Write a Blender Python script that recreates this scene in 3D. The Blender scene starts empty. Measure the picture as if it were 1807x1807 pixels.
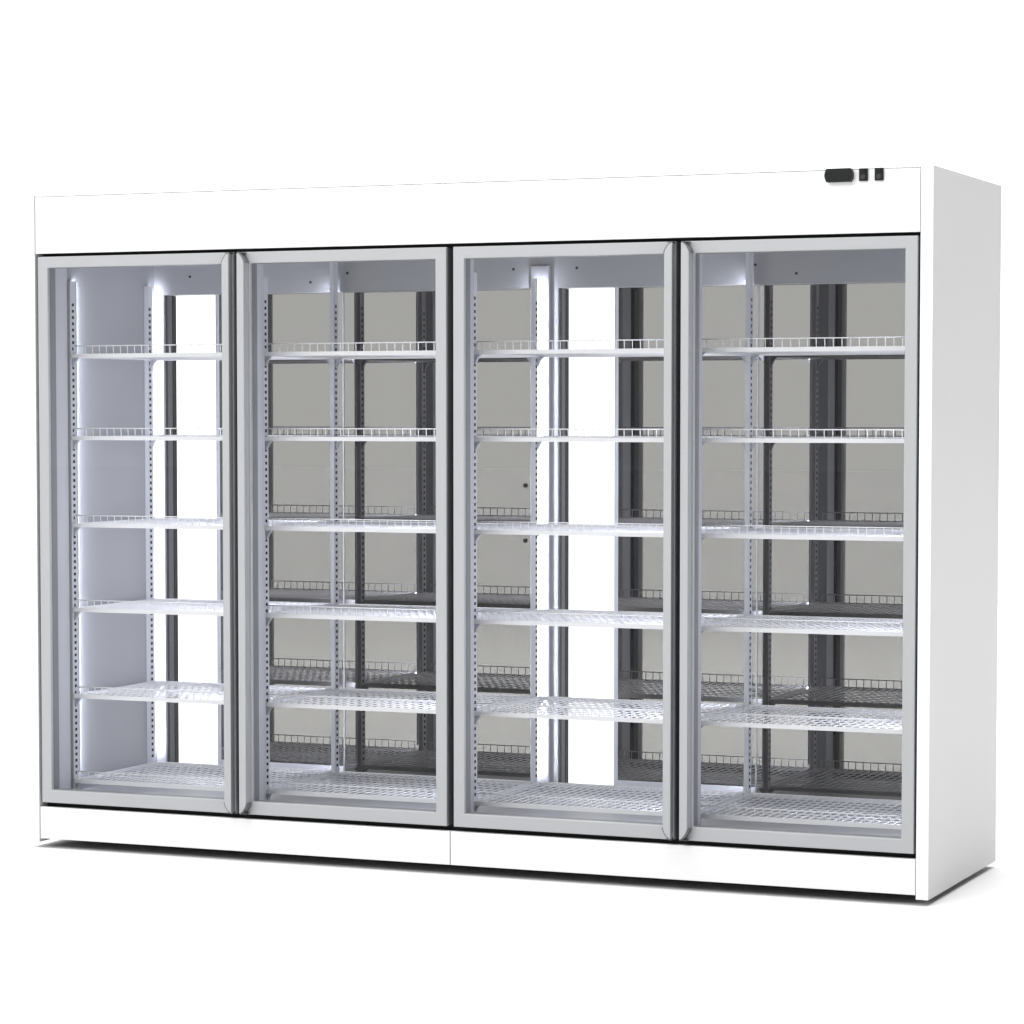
import bpy, bmesh, math, random
from mathutils import Vector, Matrix
random.seed(4)
S = bpy.context.scene
COL = S.collection
R = math.radians

# ------------------------------------------------------------------ materials
def nodes(name):
    m = bpy.data.materials.new(name); m.use_nodes = True
    return m, m.node_tree.nodes, m.node_tree.links

def pbr(name, col, rough=.45, metal=0.0, spec=.5, bump=0.0, bscale=220.0, var=0.0, coat=0.0):
    m, n, l = nodes(name)
    b = n['Principled BSDF']
    b.inputs['Base Color'].default_value = (*col, 1)
    b.inputs['Roughness'].default_value = rough
    b.inputs['Metallic'].default_value = metal
    b.inputs['Specular IOR Level'].default_value = spec
    b.inputs['Coat Weight'].default_value = coat
    tc = n.new('ShaderNodeTexCoord')
    if var:
        t = n.new('ShaderNodeTexNoise'); t.inputs['Scale'].default_value = 6.0; t.inputs['Detail'].default_value = 5
        l.new(tc.outputs['Object'], t.inputs['Vector'])
        mr = n.new('ShaderNodeMapRange')
        mr.inputs['From Min'].default_value = .3; mr.inputs['From Max'].default_value = .7
        mr.inputs['To Min'].default_value = 1 - var; mr.inputs['To Max'].default_value = 1 + var
        l.new(t.outputs['Fac'], mr.inputs['Value'])
        mx = n.new('ShaderNodeVectorMath'); mx.operation = 'SCALE'
        mx.inputs[0].default_value = col
        l.new(mr.outputs[0], mx.inputs['Scale'])
        l.new(mx.outputs[0], b.inputs['Base Color'])
        mr2 = n.new('ShaderNodeMapRange')
        mr2.inputs['To Min'].default_value = max(0, rough - .06); mr2.inputs['To Max'].default_value = rough + .06
        l.new(t.outputs['Fac'], mr2.inputs['Value']); l.new(mr2.outputs[0], b.inputs['Roughness'])
    if bump:
        t2 = n.new('ShaderNodeTexNoise'); t2.inputs['Scale'].default_value = bscale; t2.inputs['Detail'].default_value = 3
        l.new(tc.outputs['Object'], t2.inputs['Vector'])
        bp = n.new('ShaderNodeBump'); bp.inputs['Strength'].default_value = bump; bp.inputs['Distance'].default_value = .001
        l.new(t2.outputs['Fac'], bp.inputs['Height']); l.new(bp.outputs[0], b.inputs['Normal'])
    return m

WHITE   = pbr('white_painted_steel', (.62, .62, .62), .42, spec=.3, bump=.03, var=.006)
FRAME   = pbr('anodised_frame', (.292, .298, .307), .38, spec=.5, var=.012)
FRAME_D = pbr('grey_profile', (.20, .205, .21), .5, spec=.3, var=.02)
LINER   = pbr('interior_liner', (.255, .258, .272), .42, spec=.35, bump=.02, bscale=60, var=.03)
POST    = pbr('zinc_upright', (.40, .405, .43), .45, spec=.35, var=.03)
SLOT    = pbr('slot_shadow', (.012, .012, .014), .8, spec=.1)
WIRE    = pbr('white_coated_wire', (.54, .54, .555), .4, spec=.4, var=.01)
CLIP    = pbr('clip_steel', (.30, .31, .34), .45, spec=.35)
RUBBER  = pbr('black_rubber', (.012, .012, .012), .6, spec=.2, var=.1)
FRAME_SHADE   = pbr('frame_shade_grey', (.15, .152, .155), .5, spec=.3, var=.02)
JAMB    = pbr('light_jamb', (.36, .365, .385), .45, spec=.3, var=.02)
CAP     = pbr('grey_cap_and_gap_shade', (.11, .112, .115), .5, spec=.3)
JAMB_DARK    = pbr('dark_grey_strip', (.075, .077, .082), .6, spec=.2)
BLACK   = pbr('black_plastic', (.007, .008, .0075), .4, spec=.15, var=.05)
BLACK2  = pbr('dark_display', (.013, .0145, .014), .2, spec=.1)
FLOORM  = pbr('white_studio_floor', (.64, .64, .64), .7, spec=.2)

def glass_mat():
    m, n, l = nodes('door_glass')
    n.remove(n['Principled BSDF']); o = n['Material Output']
    t = n.new('ShaderNodeBsdfTransparent'); t.inputs[0].default_value = (.975, .978, .98, 1)
    g = n.new('ShaderNodeBsdfGlossy'); g.inputs['Roughness'].default_value = .0
    mx = n.new('ShaderNodeMixShader'); mx.inputs[0].default_value = .008
    l.new(t.outputs[0], mx.inputs[1]); l.new(g.outputs[0], mx.inputs[2]); l.new(mx.outputs[0], o.inputs[0])
    return m
def mirror_mat():
    m, n, l = nodes('tinted_mirror_glass')
    n.remove(n['Principled BSDF']); o = n['Material Output']
    g = n.new('ShaderNodeBsdfGlossy'); g.inputs['Roughness'].default_value = .0
    g.inputs['Color'].default_value = (.238, .233, .223, 1)
    l.new(g.outputs[0], o.inputs[0])
    return m
def led_mat():
    m, n, l = nodes('led_diffuser')
    n.remove(n['Principled BSDF']); o = n['Material Output']
    e = n.new('ShaderNodeEmission'); e.inputs[0].default_value = (.84, .87, 1, 1); e.inputs[1].default_value = LED_S
    l.new(e.outputs[0], o.inputs[0])
    return m
LED_S = 90.0
GLASS, MIRROR, LED = glass_mat(), mirror_mat(), led_mat()

# ------------------------------------------------------------------ mesh helpers
def box(bm, x0, x1, y0, y1, z0, z1, mi=0, M=None):
    vs = [bm.verts.new((x, y, z)) for x in (x0, x1) for y in (y0, y1) for z in (z0, z1)]
    if M is not None:
        for v in vs: v.co = M @ v.co
    for q in ((0,1,3,2),(4,6,7,5),(0,4,5,1),(2,3,7,6),(0,2,6,4),(1,5,7,3)):
        f = bm.faces.new([vs[i] for i in q]); f.material_index = mi
    return vs

def tube(bm, p, q, r, n=6):
    p, q = Vector(p), Vector(q); d = (q - p).normalized()
    a = d.orthogonal().normalized(); b = d.cross(a)
    A, B = [], []
    for i in range(n):
        t = 2*math.pi*i/n; o = (a*math.cos(t) + b*math.sin(t))*r
        A.append(bm.verts.new(p + o)); B.append(bm.verts.new(q + o))
    for i in range(n):
        f = bm.faces.new((A[i], A[(i+1) % n], B[(i+1) % n], B[i])); f.smooth = True
    bm.faces.new(A[::-1]); bm.faces.new(B)

def prism(bm, poly, y0, y1, mi=0):
    """polygon in x,z extruded along y"""
    A = [bm.verts.new((x, y0, z)) for x, z in poly]; B = [bm.verts.new((x, y1, z)) for x, z in poly]
    n = len(poly)
    for i in range(n):
        bm.faces.new((A[i], A[(i+1) % n], B[(i+1) % n], B[i])).material_index = mi
    bm.faces.new(A[::-1]).material_index = mi; bm.faces.new(B).material_index = mi

def ring(bm, x0, x1, z0, z1, l, r, t, b, y0, y1):
    """rectangular frame with stile widths l, r and rail heights t, b"""
    O = [(x0, z0), (x1, z0), (x1, z1), (x0, z1)]
    I = [(x0+l, z0+b), (x1-r, z0+b), (x1-r, z1-t), (x0+l, z1-t)]
    V = {}
    for y in (y0, y1):
        V[y] = ([bm.verts.new((x, y, z)) for x, z in O], [bm.verts.new((x, y, z)) for x, z in I])
    for i in range(4):
        j = (i+1) % 4
        fo, fi = V[y0]; bo, bi = V[y1]
        bm.faces.new((fo[i], fo[j], fi[j], fi[i]))
        bm.faces.new((bo[j], bo[i], bi[i], bi[j]))
        bm.faces.new((fo[j], fo[i], bo[i], bo[j]))
        bm.faces.new((fi[i], fi[j], bi[j], bi[i]))

def obj(name, bm, mats, parent=None, bevel=0.0, seg=2):
    bmesh.ops.recalc_face_normals(bm, faces=bm.faces)
    me = bpy.data.meshes.new(name); bm.to_mesh(me); bm.free()
    for m in (mats if isinstance(mats, (list, tuple)) else [mats]): me.materials.append(m)
    o = bpy.data.objects.new(name, me); COL.objects.link(o)
    if parent is not None: o.parent = parent
    if bevel:
        md = o.modifiers.new('bevel', 'BEVEL'); md.width = bevel; md.segments = seg
        md.limit_method = 'ANGLE'; md.angle_limit = R(40); md.harden_normals = False
    return o

def part(name, mats, parent, *boxes, bevel=0.0):
    bm = bmesh.new()
    for b in boxes: box(bm, *b)
    return obj(name, bm, mats, parent, bevel)

# ------------------------------------------------------------------ setting
GAP = .0175
bm = bmesh.new()
bmesh.ops.create_grid(bm, x_segments=2, y_segments=2, size=60)
fl = obj('floor', bm, FLOORM); fl.location.z = -GAP; fl['kind'] = 'structure'

# ------------------------------------------------------------------ the fridge
F = bpy.data.objects.new('display_fridge', None); COL.objects.link(F); F.location = (0, .388, -GAP)
F.empty_display_size = .3
F['label'] = 'long white four-door glass display fridge with empty wire shelves, standing on a white floor'
F['category'] = 'fridge'
ROOT = F
PX = Vector((0, -.388, GAP))   # children are modelled in front-left coordinates with y=0 at the front
def P(o):
    o.location = PX; return o

W, D = 1.433, .776
XI = 1.3975
for s in (-1, 1):
    a, b = sorted((s*W, s*XI))
    P(part('side_panel', WHITE, F, (a, b, 0, D, 0, 2.0), bevel=.0015))
    a, b = sorted((s*(XI - .0004), s*1.380))
    P(part('inner_wall', LINER, F, (a, b, .053, .7005, .1405, 1.862)))
P(part('header_panel', WHITE, F, (-1.3955, 1.3955, .002, .022, 1.8215, 1.9940), bevel=.001))
P(part('header_trim', WHITE, F, (-1.3955, 1.3955, .002, .0238, 1.9955, 1.9988), bevel=.0006))
P(part('roof', WHITE, F, (-1.3968, 1.3968, .024, D-.002, 1.865, 1.992)))
P(part('ceiling_liner', LINER, F, (-1.380, 1.380, .14, .70, 1.845, 1.864)))
P(part('base', RUBBER, F, (-1.3966, 1.3966, .026, D-.004, .016, .1045)))
P(part('inner_floor', LINER, F, (-1.3962, 1.3962, .053, .7005, .106, .14)))
for a, b in ((-1.3955, -.0012), (.0012, 1.3955)):
    P(part('plinth', WHITE, F, (a, b, .002, .022, .012, .1110), bevel=.0012))
# feet
for x in (-1.3, 0, 1.3):
    for y in (.22, .68):
        bm = bmesh.new(); tube(bm, (x, y, -GAP), (x, y, .017), .022, 16)
        P(obj('foot', bm, RUBBER, F))

# mullions and jambs carrying the doors, with black seals in front
ZM0, ZM1 = .1402, 1.8448
for x in (-.6935, 0.0, .708):
    P(part('mullion', JAMB, F, (x-.022, x+.022, .053, .130, ZM0, ZM1), bevel=.002))
for s in (-1, 1):
    a, b = sorted((s*1.3798, s*1.362))
    P(part('jamb', JAMB, F, (a, b, .053, .130, ZM0, ZM1), bevel=.002))
P(part('top_beam', LINER, F, (-1.3796, 1.3796, .053, .138, 1.800, 1.8445)))
P(part('gasket', RUBBER, F,
       (-1.3965, 1.3965, .0462, .0525, 1.782, 1.862), (-1.3965, 1.3965, .0462, .0525, .103, .158),
       *[(x-.03, x+.03, .0464, .0524, .15, 1.79) for x in (-.6935, .0015, .708)],
       (-1.3965, -1.362, .0464, .0524, .15, 1.79), (1.362, 1.3965, .0464, .0524, .15, 1.79)))

# back frame with an opening in each half
ZB0, ZB1 = .162, 1.7205
bm = bmesh.new()
box(bm, -1.3962, 1.3962, .7012, .7752, ZB1, 1.8645)
box(bm, -1.3962, 1.3962, .7012, .7752, .1062, ZB0)
box(bm, -1.3962, -1.345, .7012, .7752, ZB0, ZB1)
box(bm, 1.345, 1.3962, .7012, .7752, ZB0, ZB1)
box(bm, -.036, .057, .7012, .7752, ZB0, ZB1)
P(obj('back_frame', bm, LINER, F))
for x in (-1.345, .057):      # jamb on the open side of each rear opening, covered in dark strips
    P(part('jamb_strip', JAMB_DARK, F, (x+.0004, x+.004, .7035, .7745, ZB0+.001, ZB1-.001)))
    P(part('jamb_strip', RUBBER, F, (x+.0042, x+.0062, .7036, .716, ZB0+.001, ZB1-.001), (x+.0042, x+.0062, .752, .7744, ZB0+.001, ZB1-.001)))
P(part('rear_pillar', LINER, F, (-.031, .031, .687, .7008, .1405, 1.79), bevel=.002))
for x, z in ((-1.245, 1.779), (-.803, 1.753), (-.671, 1.780), (-.094, 1.781), (.119, 1.781), (.699, 1.779), (.828, 1.751)):  # dark dots: screw heads, some painted in for reflections
    bm = bmesh.new(); tube(bm, (x, .6985, z), (x, .7015, z), .0042, 12)
    P(obj('screw_and_reflection_dot', bm, RUBBER, F))

# rear sliding doors of tinted mirror glass: one framed leaf and one plain leaf per half
for c in (-1.402, 0.0):
    x0, x1, x2 = c + .228, c + .697, (-.0365 if c < 0 else 1.3445)
    d = P(part('rear_sliding_door', MIRROR, F, (x0+.0125, x1-.006, .745, .749, ZB0+.026, ZB1-.0006)))
    bm = bmesh.new(); box(bm, x0, x0+.0122, .7415, .7525, ZB0+.0006, ZB1-.0006)
    obj('stile', bm, POST, d, .001)
    bm = bmesh.new(); box(bm, x1-.0058, x1-.0008, .7425, .7525, ZB0+.0006, ZB1-.0006)
    obj('stile', bm, FRAME_D, d, .001)
    bm = bmesh.new(); box(bm, x0+.0124, x1-.006, .7425, .7525, ZB0+.0006, ZB0+.0255)
    obj('bottom_rail', bm, POST, d, .001)
    d2 = P(part('rear_sliding_door', MIRROR, F, (x1-.0006, x2, .7455, .7495, ZB0+.0006, ZB1-.0006)))
    for z in (1.105, .931):
        bm = bmesh.new(); tube(bm, (x2-.0355, .742, z), (x2-.0355, .7453, z), .0068, 16)
        obj('finger_pull', bm, RUBBER, d2)

# ------------------------------------------------------------------ slotted shelf uprights
def upright(x, y0, y1, z0, z1, s0, s1, right=True, left=True, hw=.007):
    bm = bmesh.new()
    box(bm, x-hw, x+hw, y0, y1, z0, z1, 0)
    ym = (y0 + y1)/2
    k = 0
    z = s0
    while z > s1:
        for sx, on in ((1, right), (-1, left)):
            if not on: continue
            X = x + sx*(hw + .0004)
            v = [bm.verts.new((X, yy, zz)) for yy, zz in ((ym-.0062, z-.0046), (ym+.0062, z-.0046), (ym+.0062, z+.0046), (ym-.0062, z+.0046))]
            f = bm.faces.new(v if sx > 0 else v[::-1]); f.material_index = 1
        z -= .0196
    me = bpy.data.meshes.new('shelf_upright'); bm.to_mesh(me); bm.free()
    me.materials.append(POST); me.materials.append(SLOT)
    o = bpy.data.objects.new('shelf_upright', me); COL.objects.link(o); o.parent = F
    return P(o)
UX = [-1.3725, -.6945, 0.0, .6975, 1.3725]
for i, x in enumerate(UX):
    upright(x, .152, .184, .1405, 1.745, 1.670, .19)
    full = i in (1, 3)
    upright(x, .634, .664 if full else (.6535 if i == 2 else .658), .1405, 1.844 if full else 1.748, 1.672, .19)

# LED strips on the back of the uprights
def led(x, y, ang, z0=.2, z1=1.742, w=.012):
    bm = bmesh.new()
    M = Matrix.Translation((x, y, 0)) @ Matrix.Rotation(ang, 4, 'Z')
    box(bm, -w/2, w/2, -.0035, 0, z0, z1, 0, M)
    bm.faces.ensure_lookup_table(); bm.faces[3].material_index = 1     # the diffuser is the face turned to local +y
    me = bpy.data.meshes.new('led_strip'); bm.to_mesh(me); bm.free()
    me.materials.append(POST); me.materials.append(LED)
    o = bpy.data.objects.new('led_strip', me); COL.objects.link(o); o.parent = F
    return P(o)
led(UX[0] + .0015, .1890, R(38), w=.010)
for x in UX[1:]:
    led(x - .0075, .1945, R(90))
led(UX[0] + .0010, .6625, R(32), w=.010)
led(UX[2], .6570, R(2), w=.011)
for x in (UX[1], UX[3], UX[4]):
    led(x - .0075, .6745, R(77), z1=1.728)

# ------------------------------------------------------------------ wire shelves
SY0, SY1 = .150, .655
def deck_mesh(w):
    bm = bmesh.new()
    n = int(round(w/.0252)); st = w/n
    r = .0016
    for i in range(n+1):
        x = -w/2 + i*st
        tube(bm, (x, SY0+.003, 0), (x, SY1-.003, 0), r)
    y = SY0 + .05
    while y < SY1 - .02:
        tube(bm, (-w/2, y, -.0036), (w/2, y, -.0036), .0016); y += .052
    # edge rails
    box(bm, -w/2-.002, w/2+.002, SY0-.0016, SY0+.0016, -.0095, .0030)
    box(bm, -w/2-.002, w/2+.002, SY1-.002, SY1, -.010, .004)
    for s in (-1, 1):
        x = s*(w/2+.001)
        box(bm, x-.0016, x+.0016, SY0, SY1-.0025, -.009, .0025)
    bmesh.ops.recalc_face_normals(bm, faces=bm.faces)
    me = bpy.data.meshes.new('shelf'); bm.to_mesh(me); bm.free(); me.materials.append(WIRE); return me
def guard_mesh(w):
    bm = bmesh.new()
    n = int(round(w/.0252)); st = w/n
    for i in range(1, n):
        x = -w/2 + i*st
        tube(bm, (x, SY0, .0), (x, SY0-.002, .0275), .0014)
    tube(bm, (-w/2+st*.35, SY0-.002, .0275), (w/2-st*.35, SY0-.002, .0275), .0017)
    for s in (-1, 1):
        tube(bm, (s*(w/2-st*.35), SY0, .0), (s*(w/2-st*.35), SY0-.002, .0275), .0014)
    bmesh.ops.recalc_face_normals(bm, faces=bm.faces)
    me = bpy.data.meshes.new('guard_rail'); bm.to_mesh(me); bm.free(); me.materials.append(WIRE); return me
def clip_mesh(s):
    bm = bmesh.new()
    prism(bm, [(0, -.009), (s*.021, -.009), (s*.017, -.013), (s*.009, -.022), (s*.003, -.036), (0, -.038)], -.006, .006)
    bmesh.ops.recalc_face_normals(bm, faces=bm.faces)
    me = bpy.data.meshes.new('shelf_clip'); bm.to_mesh(me); bm.free(); me.materials.append(CLIP); return me
CLM = {s: clip_mesh(s) for s in (-1, 1)}
LV = [1.514, 1.2575, .985, .7195, .447, .179]
for i in range(4):
    xa, xb = UX[i] + .0105, UX[i+1] - .0105
    w = xb - xa - .006; xc = (xa + xb)/2
    dm, gm = deck_mesh(w), guard_mesh(w)
    for z in LV:
        sh = bpy.data.objects.new('shelf', dm); COL.objects.link(sh); sh.parent = F
        sh.location = PX + Vector((xc, 0, z))
        g = bpy.data.objects.new('guard_rail', gm); COL.objects.link(g); g.parent = sh
        for s, x in ((1, UX[i] + .0078), (-1, UX[i+1] - .0078)):
            for y in (.168, .651):
                c = bpy.data.objects.new('shelf_clip', CLM[s]); COL.objects.link(c); c.parent = sh
                c.location = (x - xc, y, 0)
                if z < .3: c.scale.z = .75

# ------------------------------------------------------------------ hinged glass doors
DZ0, DZ1 = .1255, 1.8115
def door(x0, x1, pull):
    """pull: +1 handle on the right stile, -1 on the left"""
    sl, sr = (.035, .035)
    if pull < 0: sl = .030
    bm = bmesh.new(); ring(bm, x0, x1, DZ0, DZ1, sl, sr, .034, .0395, 0, .0145)
    d = P(obj('door', bm, FRAME, F, .0022, 2))
    gx0, gx1, gz0, gz1 = x0+sl, x1-sr, DZ0+.0395, DZ1-.034
    bm = bmesh.new(); box(bm, gx0+.0003, gx1-.0003, .007, .011, gz0+.0003, gz1-.0003)
    obj('glass_pane', bm, GLASS, d)
    # back of the door frame, its shade put into a darker grey
    bm = bmesh.new(); ring(bm, x0+.0006, x1-.0006, DZ0+.0006, DZ1-.0006, sl-.0006, sr-.0006, .0334, .0389, .0148, .045)
    obj('inner_profile', bm, FRAME_SHADE, d)
    # vertical pull bar on the meeting stile with rounded mitred ends
    wd = .0235
    xo = x1 - .0006 if pull > 0 else x0 + .0006       # gap side
    xi = xo - pull*wd                                 # glass side
    def arc(z_in, z_out, off=0.0):
        pts = []
        for k in range(9):
            t = k/8*math.pi/2; e = .62          # between a straight mitre and a round corner
            cx_ = e*math.cos(t) + (1-e)*(1 - k/8); sz_ = e*math.sin(t) + (1-e)*k/8
            pts.append((xo - pull*(wd+off)*cx_, z_in + (z_out - z_in)*sz_))
        return pts
    zt, zb = DZ1 - .034, DZ0 + .038
    top = arc(zt, DZ1-.0045); bot = arc(zb, DZ0+.005)
    bm = bmesh.new(); prism(bm, top + bot[::-1], -.030, -.015)
    hd = obj('handle', bm, FRAME, d, .0015)
    bm = bmesh.new()
    ins = [(x - pull*.0035 if abs(x - xo) < .004 else x, z) for x, z in (top + bot[::-1])]
    prism(bm, ins, -.0148, .0006)
    obj('handle_base', bm, FRAME, d)
    # grey corner caps; a dark arc paints the seam's shade round each bar end
    for z_in, z_out, sg in ((zt, DZ1-.0045, 1), (zb, DZ0+.005, -1)):
        bm = bmesh.new()
        A = arc(z_in, z_out); B = arc(z_in + sg*.001, z_out + sg*.0034, .0042)
        prism(bm, A + B[::-1], -.026, .0008)
        a, b = sorted((xo, xo - pull*.019))
        c0, c1 = sorted((z_out + sg*.0028, z_out + sg*.0005))
        box(bm, a, b, -.018, .0006, c0, c1)
        obj('cap_and_gap_shade', bm, CAP, d)
    return d
door(-1.387, -.7065, 1)
door(-.6805, -.0095, -1)
door(.0120, .6950, 1)
door(.7200, 1.3905, -1)

# ------------------------------------------------------------------ controller and switches in the header
bm = bmesh.new()
cx, cz, hw, hh = 1.1705, 1.9795, .0400, .0185
poly = [(cx-hw, cz), (cx-hw+.0015, cz+.009), (cx-hw+.006, cz+hh), (cx+hw-.006, cz+hh), (cx+hw-.0015, cz+.009), (cx+hw, cz),
        (cx+hw-.0015, cz-.009), (cx+hw-.006, cz-hh), (cx-hw+.006, cz-hh), (cx-hw+.0015, cz-.009)]
prism(bm, poly, -.018, .0015)
c = P(obj('controller', bm, BLACK, F, .0015))
bm = bmesh.new(); box(bm, cx-.031, cx+.031, -.0187, -.0176, cz-.0135, cz+.0125)
obj('display_window', bm, BLACK2, c, .0004)
for x in (1.2375, 1.2815):
    s = P(part('switch', BLACK, F, (x-.0120, x+.0120, -.006, .0015, 1.9625, 1.9965), bevel=.001))
    bm = bmesh.new()
    v = [(-.0085, -.0062), (-.0085, -.0092), (.0, -.0072), (.0085, -.0110), (.0085, -.0062)]
    A = [bm.verts.new((x-.006, yy, 1.9795 + zz*1.5)) for zz, yy in v]; B = [bm.verts.new((x+.006, yy, 1.9795 + zz*1.5)) for zz, yy in v]
    for k in range(5): bm.faces.new((A[k], A[(k+1) % 5], B[(k+1) % 5], B[k]))
    bm.faces.new(A); bm.faces.new(B[::-1])
    obj('rocker', bm, BLACK2, s)

# ------------------------------------------------------------------ studio light
Wd = bpy.data.worlds.new('World'); S.world = Wd; Wd.use_nodes = True
n, l = Wd.node_tree.nodes, Wd.node_tree.links
bg = n['Background']; bg.inputs[0].default_value = (1, 1, 1, 1)
tc = n.new('ShaderNodeTexCoord'); sp = n.new('ShaderNodeSeparateXYZ'); l.new(tc.outputs['Generated'], sp.inputs[0])
def ramp(sock, a, b, ta, tb):
    m = n.new('ShaderNodeMapRange'); m.interpolation_type = 'SMOOTHSTEP'
    for k, v in (('From Min', a), ('From Max', b), ('To Min', ta), ('To Max', tb)): m.inputs[k].default_value = v
    l.new(sock, m.inputs['Value']); return m.outputs[0]
side = ramp(sp.outputs['X'], -.10, .45, 1.68, .10)      # studio dome: white walls, darker towards the right
top = ramp(sp.outputs['Z'], .82, .93, 0.0, 6.5)        # bright overhead light tent
ad = n.new('ShaderNodeMath'); ad.operation = 'ADD'
l.new(side, ad.inputs[0]); l.new(top, ad.inputs[1]); l.new(ad.outputs[0], bg.inputs['Strength'])

def area(name, loc, target, sx, sy, power):
    L = bpy.data.lights.new(name, 'AREA'); L.shape = 'RECTANGLE'; L.size = sx; L.size_y = sy; L.energy = power
    o = bpy.data.objects.new(name, L); COL.objects.link(o); o.location = loc
    o.rotation_euler = (Vector(target) - Vector(loc)).to_track_quat('-Z', 'Y').to_euler()
area('front_fill', (-1.2, -6.2, 4.9), (0, 0, 1.0), 5.5, 2.2, 240)  # fill light added to bring the front panels up to white

# ------------------------------------------------------------------ camera
cam = bpy.data.cameras.new('camera'); co = bpy.data.objects.new('camera', cam); COL.objects.link(co)
cam.sensor_width = 36; cam.sensor_fit = 'HORIZONTAL'
cam.lens = 5174.86/1807*36
cam.shift_x = 0.0; cam.shift_y = (1011.96 - 903.5)/1807
yaw, pit = .400118, .053719
fw = Vector((-math.sin(yaw)*math.cos(pit), math.cos(yaw)*math.cos(pit), -math.sin(pit)))
co.location = (3.48505, -7.77386, 1.32389)
co.rotation_euler = fw.to_track_quat('-Z', 'Y').to_euler()
cam.clip_start = .1; cam.clip_end = 300
S.camera = co

S.render.engine = 'CYCLES'
S.view_settings.view_transform = 'Standard'; S.view_settings.look = 'None'
S.view_settings.exposure = 0; S.view_settings.gamma = 1; S.view_settings.use_curve_mapping = False
S.cycles.use_denoising = True
S.cycles.max_bounces = 10; S.cycles.transparent_max_bounces = 24; S.cycles.sample_clamp_indirect = 6
S.render.film_transparent = False
